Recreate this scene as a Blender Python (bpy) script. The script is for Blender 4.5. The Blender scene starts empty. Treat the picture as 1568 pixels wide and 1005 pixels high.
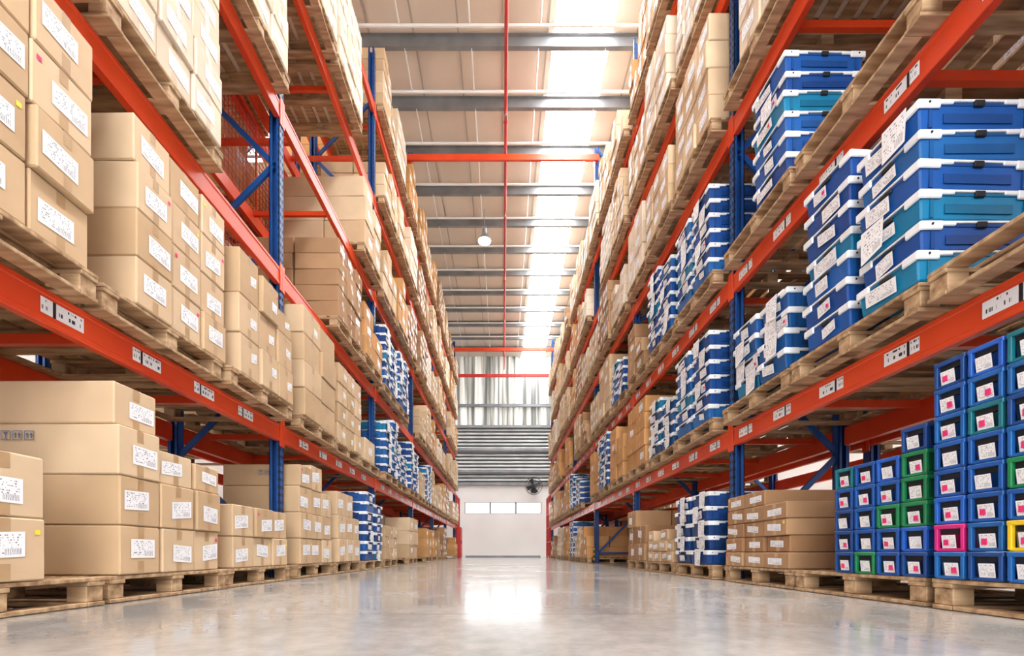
import bpy, math, random
from mathutils import Vector, Matrix
R = random.Random(7)
scene = bpy.context.scene

# ------------------------------------------------------------ materials
def lin(c):
    return tuple(((x/255.)/12.92 if x/255. <= .04045 else ((x/255.+.055)/1.055)**2.4) for x in c) + (1.,)

class NT:
    def __init__(s, name):
        s.m = bpy.data.materials.new(name); s.m.use_nodes = True
        s.t = s.m.node_tree; s.b = s.t.nodes['Principled BSDF']
    def n(s, typ, **k):
        nd = s.t.nodes.new(typ)
        for a, v in k.items():
            if a.startswith('i_'):
                key = a[2:]
                key = int(key) if key.isdigit() else key.replace('_', ' ')
                nd.inputs[key].default_value = v
            else: setattr(nd, a, v)
        return nd
    def l(s, a, b): s.t.links.new(a, b)
    def math(s, op, a, b=None):
        nd = s.n('ShaderNodeMath', operation=op)
        for i, x in enumerate((a, b)):
            if x is None: continue
            if isinstance(x, (int, float)): nd.inputs[i].default_value = x
            else: s.l(x, nd.inputs[i])
        return nd.outputs[0]

def ramp2(t, fac, c1, c2, p1=.3, p2=.7):
    r = t.n('ShaderNodeValToRGB')
    r.color_ramp.elements[0].position = p1; r.color_ramp.elements[1].position = p2
    r.color_ramp.elements[0].color = c1; r.color_ramp.elements[1].color = c2
    t.l(fac, r.inputs[0]); return r.outputs[0]

def noisy(name, c1, c2, scale=(4,4,4), rough=.5, metal=0., bump=0., spec=.5, coord='Object', detail=2, nscale=1.):
    t = NT(name)
    tc = t.n('ShaderNodeTexCoord'); mp = t.n('ShaderNodeMapping'); mp.inputs['Scale'].default_value = scale
    t.l(tc.outputs[coord], mp.inputs[0])
    nz = t.n('ShaderNodeTexNoise', i_Scale=nscale, i_Detail=detail); t.l(mp.outputs[0], nz.inputs['Vector'])
    t.l(ramp2(t, nz.outputs['Fac'], lin(c1), lin(c2)), t.b.inputs['Base Color'])
    t.b.inputs['Roughness'].default_value = rough; t.b.inputs['Metallic'].default_value = metal
    t.b.inputs['Specular IOR Level'].default_value = spec
    if bump:
        bp = t.n('ShaderNodeBump', i_Strength=bump, i_Distance=.01); t.l(nz.outputs['Fac'], bp.inputs['Height'])
        t.l(bp.outputs[0], t.b.inputs['Normal'])
    return t.m

def colattr(name, rough, spec, amp=.12, scale=6, bump=0.):
    t = NT(name)
    at = t.n('ShaderNodeAttribute', attribute_name='Col')
    tc = t.n('ShaderNodeTexCoord')
    nz = t.n('ShaderNodeTexNoise', i_Scale=scale, i_Detail=2); t.l(tc.outputs['Object'], nz.inputs['Vector'])
    mr = t.n('ShaderNodeMapRange', i_To_Min=1-amp, i_To_Max=1+amp, i_From_Min=.3, i_From_Max=.7); t.l(nz.outputs['Fac'], mr.inputs[0])
    vm = t.n('ShaderNodeVectorMath', operation='SCALE'); t.l(at.outputs['Color'], vm.inputs[0]); t.l(mr.outputs[0], vm.inputs['Scale'])
    t.l(vm.outputs[0], t.b.inputs['Base Color'])
    t.b.inputs['Roughness'].default_value = rough; t.b.inputs['Specular IOR Level'].default_value = spec
    return t.m

def label_mat(name='printed_label', rows=10., us=22., ink=(128,128,134), th=.56, barcode=True):
    t = NT(name)
    uv = t.n('ShaderNodeUVMap', uv_map='UV'); sp = t.n('ShaderNodeSeparateXYZ'); t.l(uv.outputs[0], sp.inputs[0])
    tc = t.n('ShaderNodeTexCoord')
    u, v = sp.outputs[0], sp.outputs[1]
    v7 = t.math('MULTIPLY', v, rows)
    row = t.math('GREATER_THAN', t.math('FRACT', v7), .5)
    fl = t.math('FLOOR', v7)
    cb = t.n('ShaderNodeCombineXYZ'); t.l(t.math('MULTIPLY', u, us), cb.inputs[0]); t.l(t.math('MULTIPLY', fl, 3.7), cb.inputs[1])
    spo = t.n('ShaderNodeSeparateXYZ'); t.l(tc.outputs['Object'], spo.inputs[0])
    nz = t.n('ShaderNodeTexNoise', i_Scale=1., i_Detail=1.)
    t.l(t.math('ADD', t.math('FLOOR', t.math('MULTIPLY', spo.outputs[1], 3.)), t.math('MULTIPLY', t.math('FLOOR', t.math('MULTIPLY', spo.outputs[2], 3.6)), 7.3)), cb.inputs[2])
    t.l(cb.outputs[0], nz.inputs['Vector'])
    txt = t.math('GREATER_THAN', nz.outputs['Fac'], th)
    pat = t.math('MULTIPLY', row, txt)
    if barcode:
        bar = t.math('GREATER_THAN', t.math('FRACT', t.math('MULTIPLY', t.math('ADD', u, t.math('MULTIPLY', nz.outputs['Fac'], .03)), 26.)), .6)
        inb = t.math('MULTIPLY', t.math('GREATER_THAN', u, .55), t.math('LESS_THAN', v, .34))
        pat = t.math('ADD', t.math('MULTIPLY', pat, t.math('SUBTRACT', 1., inb)), t.math('MULTIPLY', bar, inb))
    mu = t.math('LESS_THAN', t.math('ABSOLUTE', t.math('SUBTRACT', u, .5)), .42)
    mv = t.math('LESS_THAN', t.math('ABSOLUTE', t.math('SUBTRACT', v, .5)), .40)
    k = t.math('MULTIPLY', t.math('MULTIPLY', pat, mu), mv)
    mx = t.n('ShaderNodeMix', data_type='RGBA'); t.l(k, mx.inputs[0])
    mx.inputs[6].default_value = lin((240,242,245)); mx.inputs[7].default_value = lin(ink)
    t.l(mx.outputs[2], t.b.inputs['Base Color']); t.b.inputs['Roughness'].default_value = .5
    return t.m

def emis(name, col, strength, base=None):
    t = NT(name); t.b.inputs['Base Color'].default_value = lin(base or col)
    t.b.inputs['Emission Color'].default_value = lin(col); t.b.inputs['Emission Strength'].default_value = strength
    return t.m

M = {}
M['card'] = colattr('cardboard', .8, .25, .06, 4)
M['plas'] = colattr('moulded_plastic', .4, .5, .10, 7)
M['label'] = label_mat()
M['loclabel'] = label_mat('rack_location_label', 2., 12., (50,50,56), .55, False)
M['tape'] = noisy('packing_tape', (190,160,122), (174,142,104), (8,8,8), .3)
M['wood'] = noisy('pallet_wood', (202,172,134), (140,107,74), (3,22,22), .75, bump=.25)
M['orange'] = noisy('orange_rack_paint', (230,78,36), (210,62,28), (2,2,2), .35)
M['blue'] = noisy('blue_rack_paint', (24,80,152), (18,62,126), (3,3,3), .4)
M['red'] = noisy('red_paint', (196,44,36), (172,34,28), (3,3,3), .4)
M['dark'] = noisy('dark_hole', (18,20,26), (28,30,36), (3,3,3), .7)
M['black'] = noisy('black_metal', (24,24,26), (38,38,40), (6,6,6), .45)
M['yellow'] = noisy('yellow_guard', (240,196,40), (226,176,30), (6,6,6), .45)
M['pink'] = noisy('pink_sticker', (228,50,120), (220,40,110), (6,6,6), .5)
M['ysticker'] = noisy('yellow_sticker', (236,222,70), (226,212,60), (6,6,6), .5)
M['galv'] = noisy('galvanised_steel', (142,144,147), (116,118,121), (2,2,2), .45, .2)
M['whitesteel'] = noisy('white_steel', (236,236,234), (222,222,219), (2,2,2), .5)
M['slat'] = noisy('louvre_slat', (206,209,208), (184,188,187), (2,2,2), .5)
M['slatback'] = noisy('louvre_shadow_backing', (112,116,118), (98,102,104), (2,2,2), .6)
M['paper'] = noisy('blue_print', (70,100,140), (90,120,160), (9,9,9), .6)
M['ceil'] = noisy('roof_panel_cream', (228,214,200), (216,201,186), (.6,.6,.6), .6)
M['seam'] = noisy('roof_seam', (180,170,160), (170,160,150), (.6,.6,.6), .6)
M['wallw'] = noisy('white_wall_paint', (230,229,226), (220,218,214), (.5,.5,.5), .6)
M['sky'] = emis('skylight_polycarbonate', (253,254,255), 22.)
M['win'] = emis('window_daylight', (250,253,255), 5.)
M['lampglow'] = emis('lamp_diffuser', (255,252,245), 30.)

def floor_mat():
    t = NT('polished_concrete')
    tc = t.n('ShaderNodeTexCoord')
    n1 = t.n('ShaderNodeTexNoise', i_Scale=.9, i_Detail=5, i_Roughness=.65); t.l(tc.outputs['Object'], n1.inputs['Vector'])
    n2 = t.n('ShaderNodeTexNoise', i_Scale=14., i_Detail=4, i_Roughness=.7); t.l(tc.outputs['Object'], n2.inputs['Vector'])
    a = t.math('ADD', t.math('MULTIPLY', n1.outputs['Fac'], .6), t.math('MULTIPLY', n2.outputs['Fac'], .4))
    c = ramp2(t, a, lin((144,142,138)), lin((184,181,176)), .36, .64)
    sp = t.n('ShaderNodeSeparateXYZ'); t.l(tc.outputs['Object'], sp.inputs[0])
    jy = t.math('LESS_THAN', t.math('ABSOLUTE', t.math('SUBTRACT', t.math('FRACT', t.math('MULTIPLY', sp.outputs[1], .25)), .5)), .0012)
    mx = t.n('ShaderNodeMix', data_type='RGBA'); t.l(jy, mx.inputs[0]); t.l(c, mx.inputs[6]); mx.inputs[7].default_value = lin((106,102,98))
    t.l(mx.outputs[2], t.b.inputs['Base Color'])
    mr = t.n('ShaderNodeMapRange', i_From_Min=.35, i_From_Max=.65, i_To_Min=.09, i_To_Max=.20); t.l(n1.outputs['Fac'], mr.inputs[0])
    t.l(mr.outputs[0], t.b.inputs['Roughness'])
    bp = t.n('ShaderNodeBump', i_Strength=.03, i_Distance=.003); t.l(n2.outputs['Fac'], bp.inputs['Height']); t.l(bp.outputs[0], t.b.inputs['Normal'])
    t.b.inputs['Specular IOR Level'].default_value = .75
    return t.m
M['floor'] = floor_mat()

def daylight_stripe_mat():
    t = NT('translucent_corrugated_sheet')
    tc = t.n('ShaderNodeTexCoord')
    w = t.n('ShaderNodeTexNoise', i_Scale=1., i_Detail=2); mp = t.n('ShaderNodeMapping'); mp.inputs['Scale'].default_value = (5,.1,.15)
    t.l(tc.outputs['Object'], mp.inputs[0]); t.l(mp.outputs[0], w.inputs['Vector'])
    c = ramp2(t, w.outputs['Fac'], lin((110,112,108)), lin((232,232,224)), .38, .62)  # daylight coming through is painted as bright and dim stripes, plus a glow
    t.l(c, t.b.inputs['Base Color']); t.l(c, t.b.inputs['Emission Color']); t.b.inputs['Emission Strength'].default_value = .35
    t.b.inputs['Roughness'].default_value = .5
    return t.m
M['sheet'] = daylight_stripe_mat()
MK = list(M.keys())

# ------------------------------------------------------------ mesh builder
def _tmpl():
    V = []; idx = {}
    for sx in (-1,1):
        for sy in (-1,1):
            for sz in (-1,1):
                for a in range(3):
                    idx[(sx,sy,sz,a)] = len(V); V.append(((sx,sy,sz),a))
    F = []
    S = (-1,1)
    for a in range(3):
        o = [i for i in range(3) if i != a]
        for s in S:
            q = []
            for (p,r) in ((-1,-1),(1,-1),(1,1),(-1,1)):
                k = [0,0,0]; k[a]=s; k[o[0]]=p; k[o[1]]=r; q.append(idx[(k[0],k[1],k[2],a)])
            F.append(q)
    for e in range(3):
        o = [i for i in range(3) if i != e]
        for s1 in S:
            for s2 in S:
                k = [0,0,0]; k[o[0]]=s1; k[o[1]]=s2
                k1=k[:]; k1[e]=-1; k2=k[:]; k2[e]=1
                F.append([idx[tuple(k1)+(o[0],)], idx[tuple(k2)+(o[0],)], idx[tuple(k2)+(o[1],)], idx[tuple(k1)+(o[1],)]])
    for sx in S:
        for sy in S:
            for sz in S:
                F.append([idx[(sx,sy,sz,0)], idx[(sx,sy,sz,1)], idx[(sx,sy,sz,2)]])
    def pos(i, b=.2):
        c,a = V[i]; return Vector([c[j]*(1 if j==a else 1-b) for j in range(3)])
    out = []
    for f in F:
        p = [pos(i) for i in f]; n = (p[1]-p[0]).cross(p[2]-p[0]); c = sum(p, Vector())/len(p)
        out.append(f if n.dot(c) > 0 else f[::-1])
    return V, out
TV, TF = _tmpl()
CV = [(-1,-1,-1),(1,-1,-1),(1,1,-1),(-1,1,-1),(-1,-1,1),(1,-1,1),(1,1,1),(-1,1,1)]
CF = [(0,3,2,1),(4,5,6,7),(0,1,5,4),(2,3,7,6),(1,2,6,5),(3,0,4,7)]
WHITE = (1,1,1,1)

class Bd:
    def __init__(s): s.v=[]; s.f=[]; s.m=[]; s.c=[]; s.u=[]
    def add(s, vs, fs, mat, col=WHITE, uv=None):
        o = len(s.v); s.v += [tuple(p) for p in vs]; mi = MK.index(mat)
        for f in fs:
            s.f.append(tuple(o+i for i in f)); s.m.append(mi); s.c.append((col, len(f)))
            s.u += (uv if uv else [(0.,0.)]*len(f))
    def box(s, x, y, z, sx, sy, sz, mat, col=WHITE, bev=0., yaw=0., piv=None, taper=1.):
        hx,hy,hz = sx/2,sy/2,sz/2
        if bev:
            P = [[c[j]*((hx,hy,hz)[j] - (0 if j==a else bev)) for j in range(3)] for c,a in TV]; F = TF
        else:
            P = [[c[0]*hx, c[1]*hy, c[2]*hz] for c in CV]; F = CF
        if taper != 1.:
            for p in P:
                k = taper if p[2] < 0 else 1.; p[0]*=k; p[1]*=k
        px,py = piv if piv else (x,y)
        cs,sn = math.cos(yaw), math.sin(yaw)
        out = []
        for p in P:
            a,b = p[0]+x-px, p[1]+y-py
            out.append((px+a*cs-b*sn, py+a*sn+b*cs, p[2]+z))
        s.add(out, F, mat, col)
    def b2(s, x0,x1,y0,y1,z0,z1, mat, col=WHITE, bev=0.):
        s.box((x0+x1)/2,(y0+y1)/2,(z0+z1)/2,abs(x1-x0),abs(y1-y0),abs(z1-z0),mat,col,bev)
    def quad(s, ps, mat, col=WHITE, yaw=0., piv=(0,0)):
        cs,sn = math.cos(yaw), math.sin(yaw); out=[]
        for p in ps:
            a,b = p[0]-piv[0], p[1]-piv[1]; out.append((piv[0]+a*cs-b*sn, piv[1]+a*sn+b*cs, p[2]))
        s.add(out, [(0,1,2,3)], mat, col, [(0.,0.),(1.,0.),(1.,1.),(0.,1.)])
    def bar(s, p, q, w, h, mat, col=WHITE):
        p=Vector(p); q=Vector(q); d=(q-p).normalized()
        up = Vector((0,0,1)) if abs(d.z)<.95 else Vector((0,1,0))
        a = d.cross(up).normalized(); b = a.cross(d)
        P=[]
        for e in (p,q):
            for (i,j) in ((-1,-1),(1,-1),(1,1),(-1,1)): P.append(e+a*i*w/2+b*j*h/2)
        s.add(P, [(0,1,2,3),(7,6,5,4),(0,4,5,1),(1,5,6,2),(2,6,7,3),(3,7,4,0)], mat, col)
    def cyl(s, p, q, r, mat, n=10, r2=None, col=WHITE):
        p=Vector(p); q=Vector(q); d=(q-p).normalized(); r2 = r if r2 is None else r2
        up = Vector((0,0,1)) if abs(d.z)<.95 else Vector((0,1,0))
        a=d.cross(up).normalized(); b=a.cross(d); P=[]
        for e,rr in ((p,r),(q,r2)):
            for i in range(n):
                t=2*math.pi*i/n; P.append(e+a*math.cos(t)*rr+b*math.sin(t)*rr)
        F=[(i,(i+1)%n,n+(i+1)%n,n+i) for i in range(n)]+[tuple(range(n-1,-1,-1)),tuple(range(n,2*n))]
        s.add(P,F,mat,col)
    def mesh(s, name):
        me = bpy.data.meshes.new(name); me.from_pydata(s.v, [], s.f)
        used = sorted(set(s.m)); mp = {k:i for i,k in enumerate(used)}
        for k in used: me.materials.append(M[MK[k]])
        me.polygons.foreach_set('material_index', [mp[k] for k in s.m])
        uv = me.uv_layers.new(name='UV'); uv.data.foreach_set('uv', [x for p in s.u for x in p])
        ca = me.color_attributes.new('Col', 'FLOAT_COLOR', 'CORNER')
        ca.data.foreach_set('color', [x for c,n in s.c for _ in range(n) for x in c])
        me.update(); return me
    def obj(s, name, loc=(0,0,0), rot=0.):
        return place(s.mesh(name), name, loc, rot)

def place(me, name, loc=(0,0,0), rot=0.):
    o = bpy.data.objects.new(name, me); o.location = loc; o.rotation_euler = (0,0,rot)
    scene.collection.objects.link(o); return o

# ------------------------------------------------------------ goods
TAN = [(210,183,149),(204,175,139),(216,191,157),(196,167,131)]
KRAFT = [(168,132,98),(160,122,88),(178,142,106)]
ORK = [(204,155,102),(194,145,92)]
PALE = [(228,212,190),(222,204,180)]

def carton(b, x1, y0, w, z, h, d, tone, lab=1., jit=.012, back=False, kind=0):
    """carton, aisle face at local x=x1, extends to -x"""
    yaw = R.uniform(-.022,.022); x = x1 - d/2 + R.uniform(-jit,jit); y = y0+w/2
    g = .007; col = lin(R.choice(tone)); W=w-g; H=h-.003
    b.box(x, y, z+h/2, d-g, W, H, 'card', col, .007, yaw)
    if back: return
    xf = x + (d-g)/2 + .0015; pv=(x,y)
    zt = z+h/2+H/2+.001; zb = z+.006
    tw = .022
    b.quad([(x-d/2+.01,y-tw,zt),(xf-.006,y-tw,zt),(xf-.006,y+tw,zt),(x-d/2+.01,y+tw,zt)],'tape',yaw=yaw,piv=pv)
    td = min(.07,h*.3)
    b.quad([(xf,y-tw,zt-td),(xf,y+tw,zt-td),(xf,y+tw,zt-.006),(xf,y-tw,zt-.006)],'tape',yaw=yaw,piv=pv)
    b.quad([(xf,y-tw,zb),(xf,y+tw,zb),(xf,y+tw,zb+td),(xf,y-tw,zb+td)],'tape',yaw=yaw,piv=pv)
    if R.random() < lab:
        lw = min(.175, w*.6); lh = min(.105,h*.4); xl=xf+.0015
        yc = y + R.uniform(-.14,.14)*w; zc = z + h*R.uniform(.40,.58); tl=R.uniform(-.010,.010)
        if kind == 1: lw*=.5; lh*=.7; yc = y+w*.2
        b.quad([(xl,yc-lw/2,zc-lh/2-tl),(xl,yc+lw/2,zc-lh/2+tl),(xl,yc+lw/2,zc+lh/2+tl),(xl,yc-lw/2,zc+lh/2-tl)],'label',yaw=yaw,piv=pv)
        if R.random()<.45:
            ys = y+R.choice((-1,1))*w*.38; zs=z+h*.78; r=.011
            b.quad([(xl,ys-r,zs-r),(xl,ys+r,zs-r),(xl,ys+r,zs+r),(xl,ys-r,zs+r)],R.choice(('pink','ysticker')),yaw=yaw,piv=pv)

def arrows(b, y, x, z, sgn):
    """'this way up' symbols printed on the end face"""
    for k in range(3):
        xx = x - k*.062; yy=y-.0008; W_=.05
        for (a,c,e,f) in ((0,W_,0,.003),(0,W_,W_-.003,W_),(0,.003,0,W_),(W_-.003,W_,0,W_)):
            b.b2(xx+a,xx+c,yy,yy+.0006,z+e,z+f,'paper')
        if k<2:
            for o in (.015,.035):
                b.b2(xx+o-.003,xx+o+.003,yy,yy+.0006,z+.010,z+.030,'paper')
                b.add([(xx+o-.008,yy,z+.028),(xx+o+.008,yy,z+.028),(xx+o,yy,z+.042)],[(0,1,2)],'paper')
        else:
            b.add([(xx+.012,yy,z+.042),(xx+.038,yy,z+.042),(xx+.025,yy,z+.022)],[(0,2,1)],'paper')
            b.b2(xx+.023,xx+.027,yy,yy+.0006,z+.010,z+.026,'paper'); b.b2(xx+.015,xx+.035,yy,yy+.0006,z+.008,z+.011,'paper')

def cartons(cols, y0=-.47, d=.56, rows=2, tone=TAN, lab=1., kind=0):
    b = Bd(); y=y0
    for w,hs in cols:
        z=.001
        for i,h in enumerate(hs):
            off = R.uniform(0,.016)
            for r in range(rows):
                if r==1 and R.random()<.08: continue
                carton(b, -off-r*(d+.005), y, w, z, h, d, tone, lab, back=(r>0), kind=kind)
            z+=h
        y+=w+R.uniform(.002,.012)
    return b

BL = [(22,86,164),(17,75,150),(30,98,176),(17,69,140),(28,100,168)]
TQ = [(8,120,166),(14,126,170)]
def tote(b, x1, y0, z, w=.4, d=.6, h=.148, pal=BL, doc=.4, tq=None):
    yaw=R.uniform(-.02,.02); x=x1-d/2; y=y0+w/2; pv=(x,y)
    rr=R.random(); col = lin(R.choice(TQ) if (tq if tq is not None else rr<.09) else R.choice(pal))
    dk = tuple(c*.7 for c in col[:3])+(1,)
    b.box(x,y,z+h*.44,d-.02,w-.02,h*.86,'plas',col,.008,yaw,taper=.97)
    wh=lin((234,240,244))
    rz=z+h-.016
    b.box(x,y,rz+.005,d-.002,w-.002,.011,'plas',wh,.002,yaw)
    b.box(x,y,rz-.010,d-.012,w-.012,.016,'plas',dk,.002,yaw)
    b.box(x,y,z+h-.004,d-.03,w-.03,.008,'plas',col,0,yaw)
    for sx in (-1,1):
        for sy in (-1,1):                                # white corner clips
            b.box(x+sx*(d/2-.055),y+sy*(w/2-.004),rz-.010,.11,.014,.044,'plas',wh,.005,yaw,pv)
            b.box(x+sx*(d/2-.14),y+sy*(w/2-.004),rz-.002,.07,.012,.022,'plas',wh,.004,yaw,pv)
            b.box(x+sx*(d/2-.004),y+sy*(w/2-.045),rz-.010,.014,.09,.044,'plas',wh,.005,yaw,pv)
            b.cyl((x+sx*(d/2-.05),y+sy*(w/2+.0025),rz-.008),(x+sx*(d/2-.05),y+sy*(w/2+.005),rz-.008),.006,'dark',6)
    for sy in (-1,1):
        b.box(x,y+sy*(w/2-.003),rz-.010,.05,.014,.030,'dark',WHITE,.003,yaw,pv)
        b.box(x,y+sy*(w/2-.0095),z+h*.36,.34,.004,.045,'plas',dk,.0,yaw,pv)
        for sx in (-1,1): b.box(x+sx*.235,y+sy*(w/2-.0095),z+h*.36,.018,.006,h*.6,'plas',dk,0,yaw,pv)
    b.box(x+d/2-.004,y,rz-.02,.014,.07,.022,'dark',WHITE,.003,yaw,pv)
    xl=x+d/2-.004
    if R.random()<.85:
        lw=R.choice((.11,.15,.2)); lh=R.choice((.06,.07,.08)); yc=y+R.uniform(-.07,.07); zc=z+h*.40; tl=R.uniform(-.012,.012)
        b.quad([(xl,yc-lw/2,zc-lh/2-tl),(xl,yc+lw/2,zc-lh/2+tl),(xl+.006,yc+lw/2,zc+lh/2+tl),(xl+.006,yc-lw/2,zc+lh/2-tl)],'label',yaw=yaw,piv=pv)
        if R.random()<.3:
            b.box(xl+.003,yc+lw*.3,zc,.008,.02,.02,'pink',WHITE,0,yaw,pv)
    if R.random()<doc:
        lw=.15; lh=.17; yc=y+R.uniform(-.1,.1); zc=z+h*.35+.02; tl=R.uniform(-.015,.015)
        b.quad([(xl+.012,yc-lw/2,zc-lh/2+tl),(xl+.022,yc+lw/2,zc-lh/2-tl),(xl+.013,yc+lw/2,zc+lh/2),(xl+.012,yc-lw/2,zc+lh/2)],'label',yaw=yaw,piv=pv)

def totes(cols, doc=.2, pal=BL, h=.148, d=.6, rows=1, tqs=None):
    b=Bd()
    for ci,(y0,w,n) in enumerate(cols):
        for i in range(n):
            for r in range(rows):
                tote(b, R.uniform(-.015,.015)-r*(d+.01), y0+R.uniform(-.006,.006), .001+i*h, w=w, h=h, doc=doc, pal=pal, d=d, tq=None if tqs is None else ((ci,i) in tqs))
    return b

CR = [(26,86,164),(24,78,156),(26,98,172),(34,94,190),(22,70,138),(24,92,158)]
CA = {'y':(238,200,40),'m':(208,36,124),'g':(26,128,78),'t':(20,112,128)}
CHH=.127
def crate(b, x1,y0,z,w=.152,h=CHH,d=.3,acc=None):
    r=R.random()
    col = CA[acc] if acc else R.choice(CR)
    c=lin(col)
    x=x1-d/2; y=y0+w/2; W=w-.006
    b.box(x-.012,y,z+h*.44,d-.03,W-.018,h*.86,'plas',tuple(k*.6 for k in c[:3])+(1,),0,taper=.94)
    b.box(x,y,z+h-.012,d,W,.02,'plas',c,.003)
    b.box(x,y,z+.008,d-.01,W-.012,.014,'plas',c,.002)
    xf=x1-.004
    for sy in (-1,1): b.box(xf-.005,y+sy*(W/2-.012),z+h*.48,.018,.016,h*.86,'plas',c,.002)
    b.box(xf-.017,y,z+h*.74,.012,W-.05,h*.2,'dark')
    for k in (-1,0,1):
        for sy in (-1,1): b.box(x+k*.09,y+sy*(W/2-.006),z+h*.46,.012,.01,h*.8,'plas',c)
    yc=y+R.uniform(-.010,.010); zc=z+h*.36; lw=.066; lh=.06
    b.quad([(xf-.004,yc-lw/2,zc-lh/2),(xf-.004,yc+lw/2,zc-lh/2),(xf+.003,yc+lw/2,zc+lh/2),(xf+.003,yc-lw/2,zc+lh/2)],'label')
    if R.random()<.7: b.box(xf,yc+R.choice((-.012,.012)),zc-.004,.005,.022,.026,'pink')

def crates(cols, rows=3, acc={}):
    b=Bd()
    for ci,(y0,n) in enumerate(cols):
        for i in range(n):
            for r in range(rows): crate(b,-r*.305,y0,.001+i*CHH,acc=acc.get((ci,i)) if r==0 else None)
    return b

# ------------------------------------------------------------ pallet
def pallet_mesh():
    b=Bd()
    D,W=1.2,1.0
    n=8; bw=.105; gap=(D-n*bw)/(n-1)
    for i in range(n):
        x=-bw/2-i*(bw+gap); b.box(x,0,.133,bw,W,.02,'wood',WHITE,.003)
    for y in (-.45,0,.45):
        b.box(-D/2,y,.112,D,.095,.021,'wood',WHITE,.003)
        b.box(-D/2,y,.011,D,.095,.02,'wood',WHITE,.003)
        for x in (-.06,-D/2,-D+.06): b.box(x,y,.0615,.1,.095,.08,'wood',WHITE,.004)
    for x in (-.05,-D+.05): b.box(x,0,.011,.095,.8,.02,'wood',WHITE,.003)
    return b.mesh('wooden_pallet')
PM = [pallet_mesh()]
PH=.144

# ------------------------------------------------------------ racks
BAY=3.3; NB=6
LV={'L':[1.54,3.08,4.72,6.35,7.95],'R':[1.46,2.92,4.42,5.9,7.38]}
START={'L':1.24-3.3,'R':1.10-3.3}
BH=.17
def rack(side, x0, x1, tall=True, far=False):
    s=-1 if side=='L' else 1; b=Bd(); y0=START[side]
    for k in range(NB+2):
        y=y0+k*BAY
        top = 10.0 if k in (4,7) else 8.9
        for xx in (x0+.05, x1-.05):
            X=s*xx
            b.b2(X-.05,X+.05,y+.035,y+.042,0.012,top,'blue')
            b.b2(X-.05,X-.043,y-.045,y+.042,0.012,top,'blue')
            b.b2(X+.043,X+.05,y-.045,y+.042,0.012,top,'blue')
            b.b2(X-.05,X-.02,y-.045,y-.040,0.012,top,'blue'); b.b2(X+.02,X+.05,y-.045,y-.040,0.012,top,'blue')
            b.b2(X-.08,X+.08,y-.08,y+.08,0.001,.012,'orange')
        xf=s*(x0-.001)
        z=.15
        while z<top-.1 and not far:
            for dy in (-.022,.018):
                b.b2(xf-.001,xf+.001,y+dy-.006,y+dy+.006,z,z+.03,'dark')
            b.b2(s*(x0+.008)-.006,s*(x0+.008)+.006,y-.0465,y-.0445,z,z+.03,'dark')
            z+=.075
        z=.25; i=0; xa=s*(x0+.08); xb=s*(x1-.08)
        while z<top-1.0:
            b.bar((xa,y,z),(xb,y,z),.03,.05,'blue') if i%3==0 else None
            b.bar((xa,y,z) if i%2==0 else (xb,y,z),(xb,y,z+.95) if i%2==0 else (xa,y,z+.95),.03,.05,'blue')
            z+=.97; i+=1
        if not far:
            for j in range(6):
                z0=.02+j*.06
                b.b2(s*(x0-.02),s*(x0-.006),y-.06,y+.06,z0,z0+.06,'yellow' if j%2 else 'black')
    for k in range(NB+1):
        ya=y0+k*BAY+.045; yb=ya+BAY-.09
        for z in LV[side]:
            for xx,sg in ((x0,1),(x1,-1)):
                xo=s*xx; xi=s*(xx+sg*.05)
                b.b2(xo,xi,ya,yb,z-BH,z-.001,'orange',WHITE,.004)
                # rolled bottom and top ribs standing proud of the web
                b.b2(s*(xx-sg*.005),s*(xx+sg*.02),ya,yb,z-BH-.002,z-BH+.03,'orange',WHITE,.004)
                b.b2(s*(xx-sg*.005),s*(xx+sg*.02),ya,yb,z-.032,z-.0012,'orange',WHITE,.004)
                for ye in (ya-.045+.003,yb+.002):
                    b.b2(s*(xx-sg*.010),xo,ye-.0,ye+.042,z-BH-.05,z+.04,'orange')
            if not far:
                for t in range(3):
                    yy=ya+.33+t*1.05
                    b.b2(s*(x0+.05),s*(x1-.05),yy-.02,yy+.02,z-.06,z-.002,'orange')
                for t in range(6) if z<3 else ():
                    yy=ya+(.46 if s<0 else .30)+t*.54
                    if yy>yb-.12: continue
                    xl=s*(x0-.003); zc=z-BH/2; hh=.038
                    for (ua,ub) in ((-.115,-.055),(-.038,.11)):
                        p=[(xl,yy+ua,zc-hh),(xl,yy+ub,zc-hh),(xl,yy+ub,zc+hh),(xl,yy+ua,zc+hh)]
                        b.quad(p if s<0 else [p[1],p[0],p[3],p[2]],'loclabel')
                    b.b2(xl-.002,xl+.001,yy-.053,yy-.041,zc-hh,zc+hh,'dark')
    if side=='L' and not far:
        for k,z,m in ((4,9.75,'orange'),(7,9.55,'orange'),(7,8.35,'red')):
            y=y0+k*BAY
            b.b2(-2.3,2.3,y-.2,y-.14,z-.07,z+.07,m,WHITE,.004)
            b.b2(-2.32,-2.2,y-.14,y,z-.1,z+.1,m); b.b2(2.2,2.32,y-.14,y,z-.1,z+.1,m)
    return b.obj('pallet_rack')
rack('L',2.2,3.3); rack('R',2.2,3.3)
rack('L',3.5,4.6,far=True); rack('R',3.5,4.6,far=True)

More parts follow.
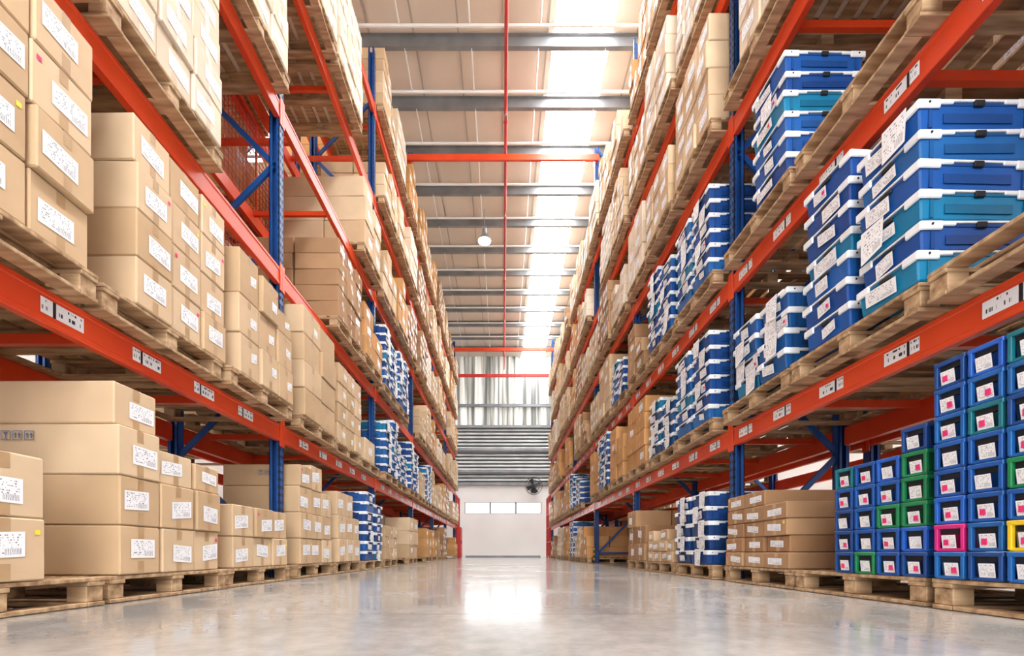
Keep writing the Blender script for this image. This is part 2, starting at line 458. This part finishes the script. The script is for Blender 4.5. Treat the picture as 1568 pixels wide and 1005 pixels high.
# ------------------------------------------------------------ stack library
lib={}
def L(key,name,bd): lib[key]=(name,bd.mesh(name))
CB='cardboard_box_stack'; BT='blue_tote_stack'
for i in range(16):
    t=R.choice([(3,.31),(3,.30),(2,.46),(4,.235),(2,.40)]); h=R.choice([.24,.27,.31,.2,.34,.17]); 
    tgt=R.choice([1.1,1.1,1.0,.85,.7]); n=max(2,int(tgt/h))
    tone=[TAN,PALE,TAN,KRAFT,TAN,PALE,ORK,TAN][i%8]
    cols=[(t[1],[h]*max(1,n-(R.choice((1,1,2)) if R.random()<.4 else 0))) for _ in range(t[0])]
    L('c%d'%i,CB,cartons(cols,tone=tone,lab=R.choice([1,.9,.6]),d=.56,kind=R.choice((0,0,1))))
for i in range(4):
    h=R.choice([.26,.3]); t=R.choice([(3,.31),(2,.46)])
    cols=[(t[1],[h]*R.choice([2,3])) for _ in range(t[0])]
    L('s%d'%i,CB,cartons(cols,tone=R.choice([TAN,ORK,KRAFT]),lab=.8))
for i in range(4):
    L('t%d'%i,BT,totes([(-.46,.42,R.choice([5,6,7])),(0.0,.42,R.choice([4,6,7]))],doc=.25+.25*(i%2),rows=2 if i<1 else 1))
for i in range(2):
    L('o%d'%i,CB,cartons([(.46,[.24]*4),(.46,[.24]*R.choice([3,4]))],tone=ORK,lab=.5))

SP={}
L('L000',CB,cartons([(.34,[.27,.27]),(.34,[.27,.27])],y0=-.5,d=.6))
bb=cartons([(.3,[.27,.27,.27,.23]),(.3,[.27,.27,.20]),(.27,[.27,.27,.18])],y0=-.46,d=.68,rows=1)
arrows(bb,-.464,-.50,.72,1)
L('L001',CB,bb)
L('L002',CB,cartons([(.29,[.25,.25]),(.3,[.25,.25]),(.28,[.25,.25])],y0=-.42,d=.6))
bb=cartons([(.3,[.27,.27,.27,.22]),(.3,[.27]*4),(.28,[.27,.27,.27])],y0=-.46,d=.8,rows=1); arrows(bb,-.464,-.3,.92,1)
L('L010',CB,bb)
L('L011',CB,cartons([(.3,[.3,.3,.3]),(.3,[.3]*3),(.28,[.3]*2)],y0=-.44))
L('L012',BT,totes([(-.46,.44,7),(0.02,.42,6)],doc=.1))
L('L100',CB,cartons([(.31,[.28]*4+[.24]),(.31,[.28]*4),(.3,[.28]*4)],y0=-.47))
L('L101',CB,cartons([(.285,[.272]*4),(.28,[.272]*4),(.27,[.272]*4)],y0=-.30,d=.6))
L('L102',CB,cartons([(.28,[.31,.31,.36]),(.28,[.31]*3),(.28,[.31,.31,.20])],y0=-.38,d=.6,kind=1))
L('L110',CB,cartons([(.45,[.285]*4),(.45,[.285]*4)],y0=-.45,lab=.2,kind=1))
L('L111',CB,cartons([(.3,[.25]*4),(.3,[.25]*4),(.28,[.25]*4)],y0=-.4,kind=1))
L('L112',CB,cartons([(.5,[.34])],y0=-.3,rows=1))
L('L201',CB,cartons([(.31,[.25]*5),(.31,[.25]*5),(.3,[.25]*5)],y0=-.47,tone=PALE))
L('L211',CB,cartons([(.32,[.2]*5),(.32,[.2]*5),(.28,[.2]*5)],y0=-.47,tone=KRAFT,lab=.4))
L('L312',CB,cartons([(.42,[.36,.36,.3]),(.42,[.28]*3)],y0=-.44,d=.62))
for k,i in ((('L',0,0,0),'L000'),(('L',0,0,1),'L001'),(('L',0,0,2),'L002'),(('L',1,0,0),'L010'),(('L',1,0,1),'L011'),(('L',1,0,2),'L012'),
    (('L',0,1,0),'L100'),(('L',0,1,1),'L101'),(('L',0,1,2),'L102'),(('L',1,1,0),'L110'),(('L',1,1,1),'L111'),(('L',1,1,2),'L112'),
    (('L',0,2,1),'L201'),(('L',0,2,0),'c1'),(('L',0,2,2),None),(('L',1,2,0),None),(('L',1,2,1),'L211'),(('L',1,2,2),'s0'),
    (('L',0,3,2),'L201'),(('L',1,3,0),None),(('L',1,3,1),None),(('L',1,3,2),'L312'),
    (('L',1,4,0),'L201'),(('L',1,4,1),'L201'),(('L',1,4,2),None),(('L',1,5,2),None),(('L',2,3,0),'s3'),
    (('L',2,1,0),'t0'),(('L',2,1,1),'t2'),(('L',2,2,0),'t1'),(('L',2,2,1),'t3')): SP[k]=i
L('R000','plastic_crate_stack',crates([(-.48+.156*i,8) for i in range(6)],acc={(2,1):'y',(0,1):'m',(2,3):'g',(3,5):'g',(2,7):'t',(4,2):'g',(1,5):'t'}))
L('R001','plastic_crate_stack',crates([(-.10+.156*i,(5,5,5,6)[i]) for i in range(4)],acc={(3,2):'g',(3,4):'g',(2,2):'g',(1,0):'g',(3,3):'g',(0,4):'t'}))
L('R002',CB,cartons([(.31,[.125]*5),(.31,[.125]*5),(.31,[.125]*4)],y0=-.47,d=.64,tone=KRAFT,lab=1.))
L('R010',BT,totes([(-.46,.42,5),(0.0,.44,5)],doc=.9,pal=[(24,62,120),(22,70,140)]))
L('R011',CB,cartons([(.22,[.14]*3),(.24,[.14]*2),(.24,[.14]*3),(.2,[.14]*2)],y0=-.46,tone=TAN))
L('R012',CB,cartons([(.46,[.26]*3),(.46,[.26]*2)],tone=KRAFT))
L('R100',BT,totes([(.02,.42,2)],doc=.1))
L('R101',BT,totes([(.13,.39,6),(-.33,.40,7)],doc=.15,tqs={(0,0),(0,2),(1,3)}))
L('R102',BT,totes([(.14,.36,4),(-.24,.36,4)],doc=.9,pal=[(24,86,150),(30,90,160)]))
L('R110',BT,totes([(.03,.42,6),(-.44,.42,6)],doc=.45))
L('R111',BT,totes([(.03,.42,4),(-.44,.42,5)],doc=.6,pal=[(50,84,124),(34,88,146)]))
L('R202',BT,totes([(.03,.43,6)],doc=.2,rows=1,tqs={(0,3)}))
L('R302',CB,cartons([(.31,[.27]*4),(.31,[.27]*4)],y0=-.2,tone=PALE))
L('R310',CB,cartons([(.31,[.27]*4),(.31,[.27]*4),(.3,[.27]*4)],tone=TAN))
for k,i in ((('R',0,0,0),'R000'),(('R',0,0,1),'R001'),(('R',0,0,2),'R002'),(('R',1,0,0),'R010'),(('R',1,0,1),'R011'),(('R',1,0,2),'R012'),
    (('R',0,1,0),'R100'),(('R',0,1,1),'R101'),(('R',0,1,2),'R102'),(('R',1,1,0),'R110'),(('R',1,1,1),'R111'),(('R',1,1,2),'o0'),(('R',2,1,0),'o1'),
    (('R',0,2,0),None),(('R',0,2,1),None),(('R',0,2,2),'R202'),(('R',1,2,0),'R110'),(('R',1,2,1),'t1'),(('R',1,2,2),'c3'),(('R',2,2,0),'t2'),(('R',2,1,1),'t3'),
    (('R',0,3,2),'R302'),(('R',0,3,1),None),(('R',0,3,0),None),(('R',1,3,0),'R310')): SP[k]=i
PALLET_ONLY={('R',0,2,0),('R',0,2,1),('R',0,3,0),('R',0,3,1)}

for side in 'LR':
    s=-1 if side=='L' else 1; rot=0. if side=='L' else math.pi
    for k in range(NB+1):
        b=k-1
        for l in range(len(LV[side])+1):
            z=0.002 if l==0 else LV[side][l-1]+.001
            for i in range(3):
                yc=START[side]+k*BAY+.6+1.05*i
                key=(side,b,l,i)
                if key in SP: kk=SP[key]
                else:
                    r=R.random()
                    if b<0: kk=R.choice(['c1','c4','c7','t1']) if r<.5 else None
                    elif r<.08: kk=None
                    elif l<=2 and r<(.45 if side=='R' else .3) and b<4: kk=R.choice(['t0','t1','t2','t3'])
                    elif r<.55 and side=='R' and l<=2: kk=R.choice(['o0','o1','s1','s2'])
                    elif l==0 and r<.6: kk=R.choice(['s0','s1','s2','s3'])
                    else: kk='c%d'%R.randrange(16)
                if kk is None and key not in PALLET_ONLY: continue
                dx=R.uniform(-.03,.03)
                place(PM[0],'wooden_pallet',(s*(2.06+dx),yc,z),rot+R.uniform(-.012,.012))
                if kk:
                    nm,me=lib[kk]; place(me,nm,(s*(2.05+dx),yc,z+PH),rot+R.uniform(-.015,.015))
    for k in range(1,NB+1):
        for l in range(len(LV[side])+1):
            z=0.002 if l==0 else LV[side][l-1]+.001
            for i in range(3):
                if R.random()<(.4 if l<2 and k<4 else .3): continue
                yc=START[side]+k*BAY+.6+1.05*i
                place(PM[0],'wooden_pallet',(s*3.42,yc,z),rot)
                kk=R.choice(['o0','o1','s0','s1','s2','c0','c2','c5','c8'])
                nm,me=lib[kk]; place(me,nm,(s*3.44,yc,z+PH),rot)

# ------------------------------------------------------------ wire mesh at rear of left rack
b=Bd()
for (ya,yb,z0,z1) in ((4.6,7.8,3.12,4.5),(4.6,7.8,4.76,6.1),(1.3,4.5,3.12,4.5)):
    y=ya
    while y<yb: b.b2(-3.349,-3.343,y,y+.008,z0,z1,'red'); y+=.08
    z=z0
    while z<z1: b.b2(-3.343,-3.337,ya,yb,z,z+.008,'red'); z+=.08
    for z in (z0,z1): b.b2(-3.36,-3.335,ya,yb,z-.015,z+.015,'orange')
    for y in (ya,(ya+yb)/2,yb): b.b2(-3.36,-3.335,y-.015,y+.015,z0,z1,'orange')
b.obj('wire_mesh_panel')

# ------------------------------------------------------------ shell
Y0,Y1,XW,H=-7.,24.4,9.5,10.75
b=Bd(); b.b2(-XW-.2,XW+.2,Y0,Y1+.2,-.2,0,'floor'); b.obj('floor')
b=Bd()
sk=[(-6.9,-5.7),(1.02,2.2),(5.9,7.1)]  # outer two strips are unseen, added to brighten the neighbouring aisles
xs=[-XW-.2]+[v for p in sk for v in p]+[XW+.2]
for i in range(0,len(xs),2):
    b.b2(xs[i],xs[i+1],Y0,Y1+.2,H,H+.1,'ceil')
    x=math.ceil(xs[i]/.9)*.9
    while x<xs[i+1]-.05:
        b.b2(x-.014,x+.014,Y0,Y1,H-.03,H,'seam'); x+=.9
b.obj('ceiling')
for i,(a,c) in enumerate(sk):
    b=Bd(); b.b2(a,c,Y0,Y1,H+.03,H+.08,'sky'); b.obj('window_%d'%(i+4))
b=Bd(); y=-6.; q=0
while y<Y1-.3:
    b.b2(-XW,XW,y-.004,y+.004,H-.23,H-.035,'galv')
    b.b2(-XW,XW,y-.06,y+.004,H-.035,H-.03,'galv')
    b.b2(-XW,XW,y-.004,y+.085,H-.237,H-.23,'galv')
    b.cyl((-XW,y-.42,H-.3),(XW,y-.42,H-.3),.03,'whitesteel',6)
    x=-8.8
    while x<XW:
        if y+1.27<Y1-.3: b.cyl((x,y,H-.22),(x,y+.85,H-.3),.016,'whitesteel',6)
        x+=1.36
    y+=1.27; q+=1
b.obj('ceiling_purlins')
b=Bd()
for x in (-4.9,4.9,):
    b.b2(x-.01,x+.01,Y0,Y1,H-.75,H-.25,'whitesteel'); b.b2(x-.12,x+.12,Y0,Y1,H-.77,H-.75,'whitesteel')
b.obj('ceiling_girder')
b=Bd(); b.b2(-XW-.2,-XW,Y0,Y1+.2,0,H,'wallw'); b.obj('wall_left')
b=Bd(); b.b2(XW,XW+.2,Y0,Y1+.2,0,H,'wallw'); b.obj('wall_right')
b=Bd()
b.b2(-XW,XW,Y1,Y1+.2,0,2.35,'wallw'); b.b2(-XW,XW,Y1,Y1+.2,2.95,3.85,'wallw')
b.b2(-XW,-2.05,Y1,Y1+.2,2.35,2.95,'wallw'); b.b2(2.05,XW,Y1,Y1+.2,2.35,2.95,'wallw')
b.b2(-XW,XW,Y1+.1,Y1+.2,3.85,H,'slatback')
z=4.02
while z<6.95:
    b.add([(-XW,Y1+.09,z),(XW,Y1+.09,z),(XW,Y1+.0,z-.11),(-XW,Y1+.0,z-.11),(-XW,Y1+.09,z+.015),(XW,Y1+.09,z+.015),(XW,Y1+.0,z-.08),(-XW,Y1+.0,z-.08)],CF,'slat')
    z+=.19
for z in (3.92,4.6,5.75,6.98,8.1): b.b2(-XW,XW,Y1-.12,Y1-.01,z-.07,z+.07,'galv')
x=-XW
while x<XW-.1:
    P=[(x,Y1+.05,7.05),(x+.06,Y1+.0,7.05),(x+.12,Y1+.0,7.05),(x+.18,Y1+.05,7.05),(x+.22,Y1+.05,7.05)]
    P+= [(p[0],p[1],H) for p in P]
    b.add(P,[(0,1,6,5),(1,2,7,6),(2,3,8,7),(3,4,9,8)],'sheet'); x+=.22
for x in (-7,-4.2,4.2,7): b.b2(x-.1,x+.1,Y1-.25,Y1-.1,0,H-.3,'whitesteel')
b.obj('wall_back')
for i in range(3):
    xa=-2.05+i*4.1/3; xb=xa+4.1/3
    b=Bd(); b.b2(xa+.04,xb-.04,Y1+.08,Y1+.1,2.39,2.91,'win')
    for (p,q,r,t) in ((xa,xb,2.35,2.39),(xa,xb,2.91,2.95),(xa,xa+.05,2.39,2.91),(xb-.05,xb,2.39,2.91)): b.b2(p,q,Y1+.02,Y1+.12,r,t,'galv')
    b.obj('window_%d'%(i+1))
b=Bd(); b.b2(-2.0,2.0,Y1-.02,Y1,0,.1,'galv'); b.obj('baseboard_back')

# sprinkler pipe
b=Bd(); b.cyl((.06,Y0,9.98),(.06,Y1-.2,9.98),.035,'red',10)
y=-5.
while y<Y1-1:
    b.cyl((.06,y,9.98),(.06,y,9.85),.012,'red',6); b.cyl((.06,y,9.85),(.06,y,9.83),.03,'galv',8)
    b.cyl((.06,y+.3,10.0),(.06,y+.3,H-.24),.008,'galv',6); b.cyl((.06,y+.28,9.98),(.06,y+.32,9.98),.048,'red',10)
    y+=3.
b.obj('sprinkler_pipe')
for (x,y) in ((-.55,13.6),(-.55,4.)):
    b=Bd(); z=9.55
    b.cyl((0,0,.35),(0,0,.95),.01,'galv',6); b.cyl((0,0,.2),(0,0,.36),.07,'galv',12)
    b.cyl((0,0,0),(0,0,.2),.2,'galv',20,r2=.08); b.cyl((0,0,-.02),(0,0,-.001),.18,'lampglow',20)
    b.obj('high_bay_lamp',(x,y,z))
# wall fan
b=Bd(); n=28; r=.45
for rr in (.45,.3,.15):
    for dy in (0,-.16):
        for i in range(n):
            a=2*math.pi*i/n; c=2*math.pi*(i+1)/n
            b.bar((rr*math.cos(a),dy,rr*math.sin(a)),(rr*math.cos(c),dy,rr*math.sin(c)),.014,.014,'black')
for i in range(20):
    a=2*math.pi*i/20; b.bar((0,-.17,0),(.45*math.cos(a),-.16,.45*math.sin(a)),.008,.008,'black')
    b.bar((.45*math.cos(a),-.16,.45*math.sin(a)),(.45*math.cos(a),0,.45*math.sin(a)),.008,.008,'black')
for i in range(4):
    a=math.pi/2*i+.4; b.add([(.06*math.cos(a-.5),-.1,.06*math.sin(a-.5)),(.4*math.cos(a-.3),-.12,.4*math.sin(a-.3)),(.4*math.cos(a+.3),-.05,.4*math.sin(a+.3)),(.06*math.cos(a+.5),-.06,.06*math.sin(a+.5))],[(0,1,2,3)],'black')
b.cyl((0,-.14,0),(0,.15,0),.09,'black',14); b.bar((0,.12,0),(0,.42,-.1),.06,.06,'black'); b.b2(-.1,.1,.4,.44,-.3,.1,'black')
b.obj('wall_fan',(1.6,Y1-.44,3.75))
for s in (-1,1):
    b=Bd(); ya,yb=21.35,23.9; xx=s*2.3
    for y in (ya,(ya+yb)/2,yb): b.b2(xx-.04,xx+.04,y-.04,y+.04,0.001,3.1,'red')
    for z in (.1,.8,1.5,2.2,3.06): b.b2(xx-.03,xx+.03,ya,yb,z-.03,z+.03,'red')
    y=ya+.1
    while y<yb: b.b2(xx-.006,xx+.006,y,y+.012,.1,3.06,'red'); y+=.12
    b.obj('safety_fence')
b=Bd(); b.b2(-2.24,-2.04,22.0,22.8,.001,1.5,'red',WHITE,.01); b.b2(-2.036,-2.03,22.05,22.75,.08,1.42,'red',WHITE,.0); b.b2(-2.03,-2.0,22.12,22.16,.7,.85,'black'); b.obj('fire_hose_cabinet')

# ------------------------------------------------------------ lights
w=bpy.data.worlds.new('World'); scene.world=w; w.use_nodes=True
bg=w.node_tree.nodes['Background']; bg.inputs[0].default_value=(.985,.99,1.,1); bg.inputs[1].default_value=1.6
def area(name,loc,rot,sx,sy,e,col=(1,.995,.985)):
    l=bpy.data.lights.new(name,'AREA'); l.shape='RECTANGLE'; l.size=sx; l.size_y=sy; l.energy=e; l.color=col
    o=bpy.data.objects.new(name,l); o.location=loc; o.rotation_euler=rot; scene.collection.objects.link(o)
area('rear_fill_light',(0,-6.5,4.5),(math.radians(97),0,0),8,8,900)  # added fill lamp behind the camera, no actual door here

cam=bpy.data.cameras.new('camera'); co=bpy.data.objects.new('camera',cam); scene.collection.objects.link(co)
co.location=(0,0,.27); co.rotation_euler=(math.pi/2,0,0)
cam.sensor_width=36; cam.lens=36*714/1600; cam.shift_x=14/1600; cam.shift_y=351/1600; cam.clip_start=.02; cam.clip_end=200
scene.camera=co
scene.view_settings.view_transform='Standard'
scene.view_settings.look='None'
scene.view_settings.exposure=.25
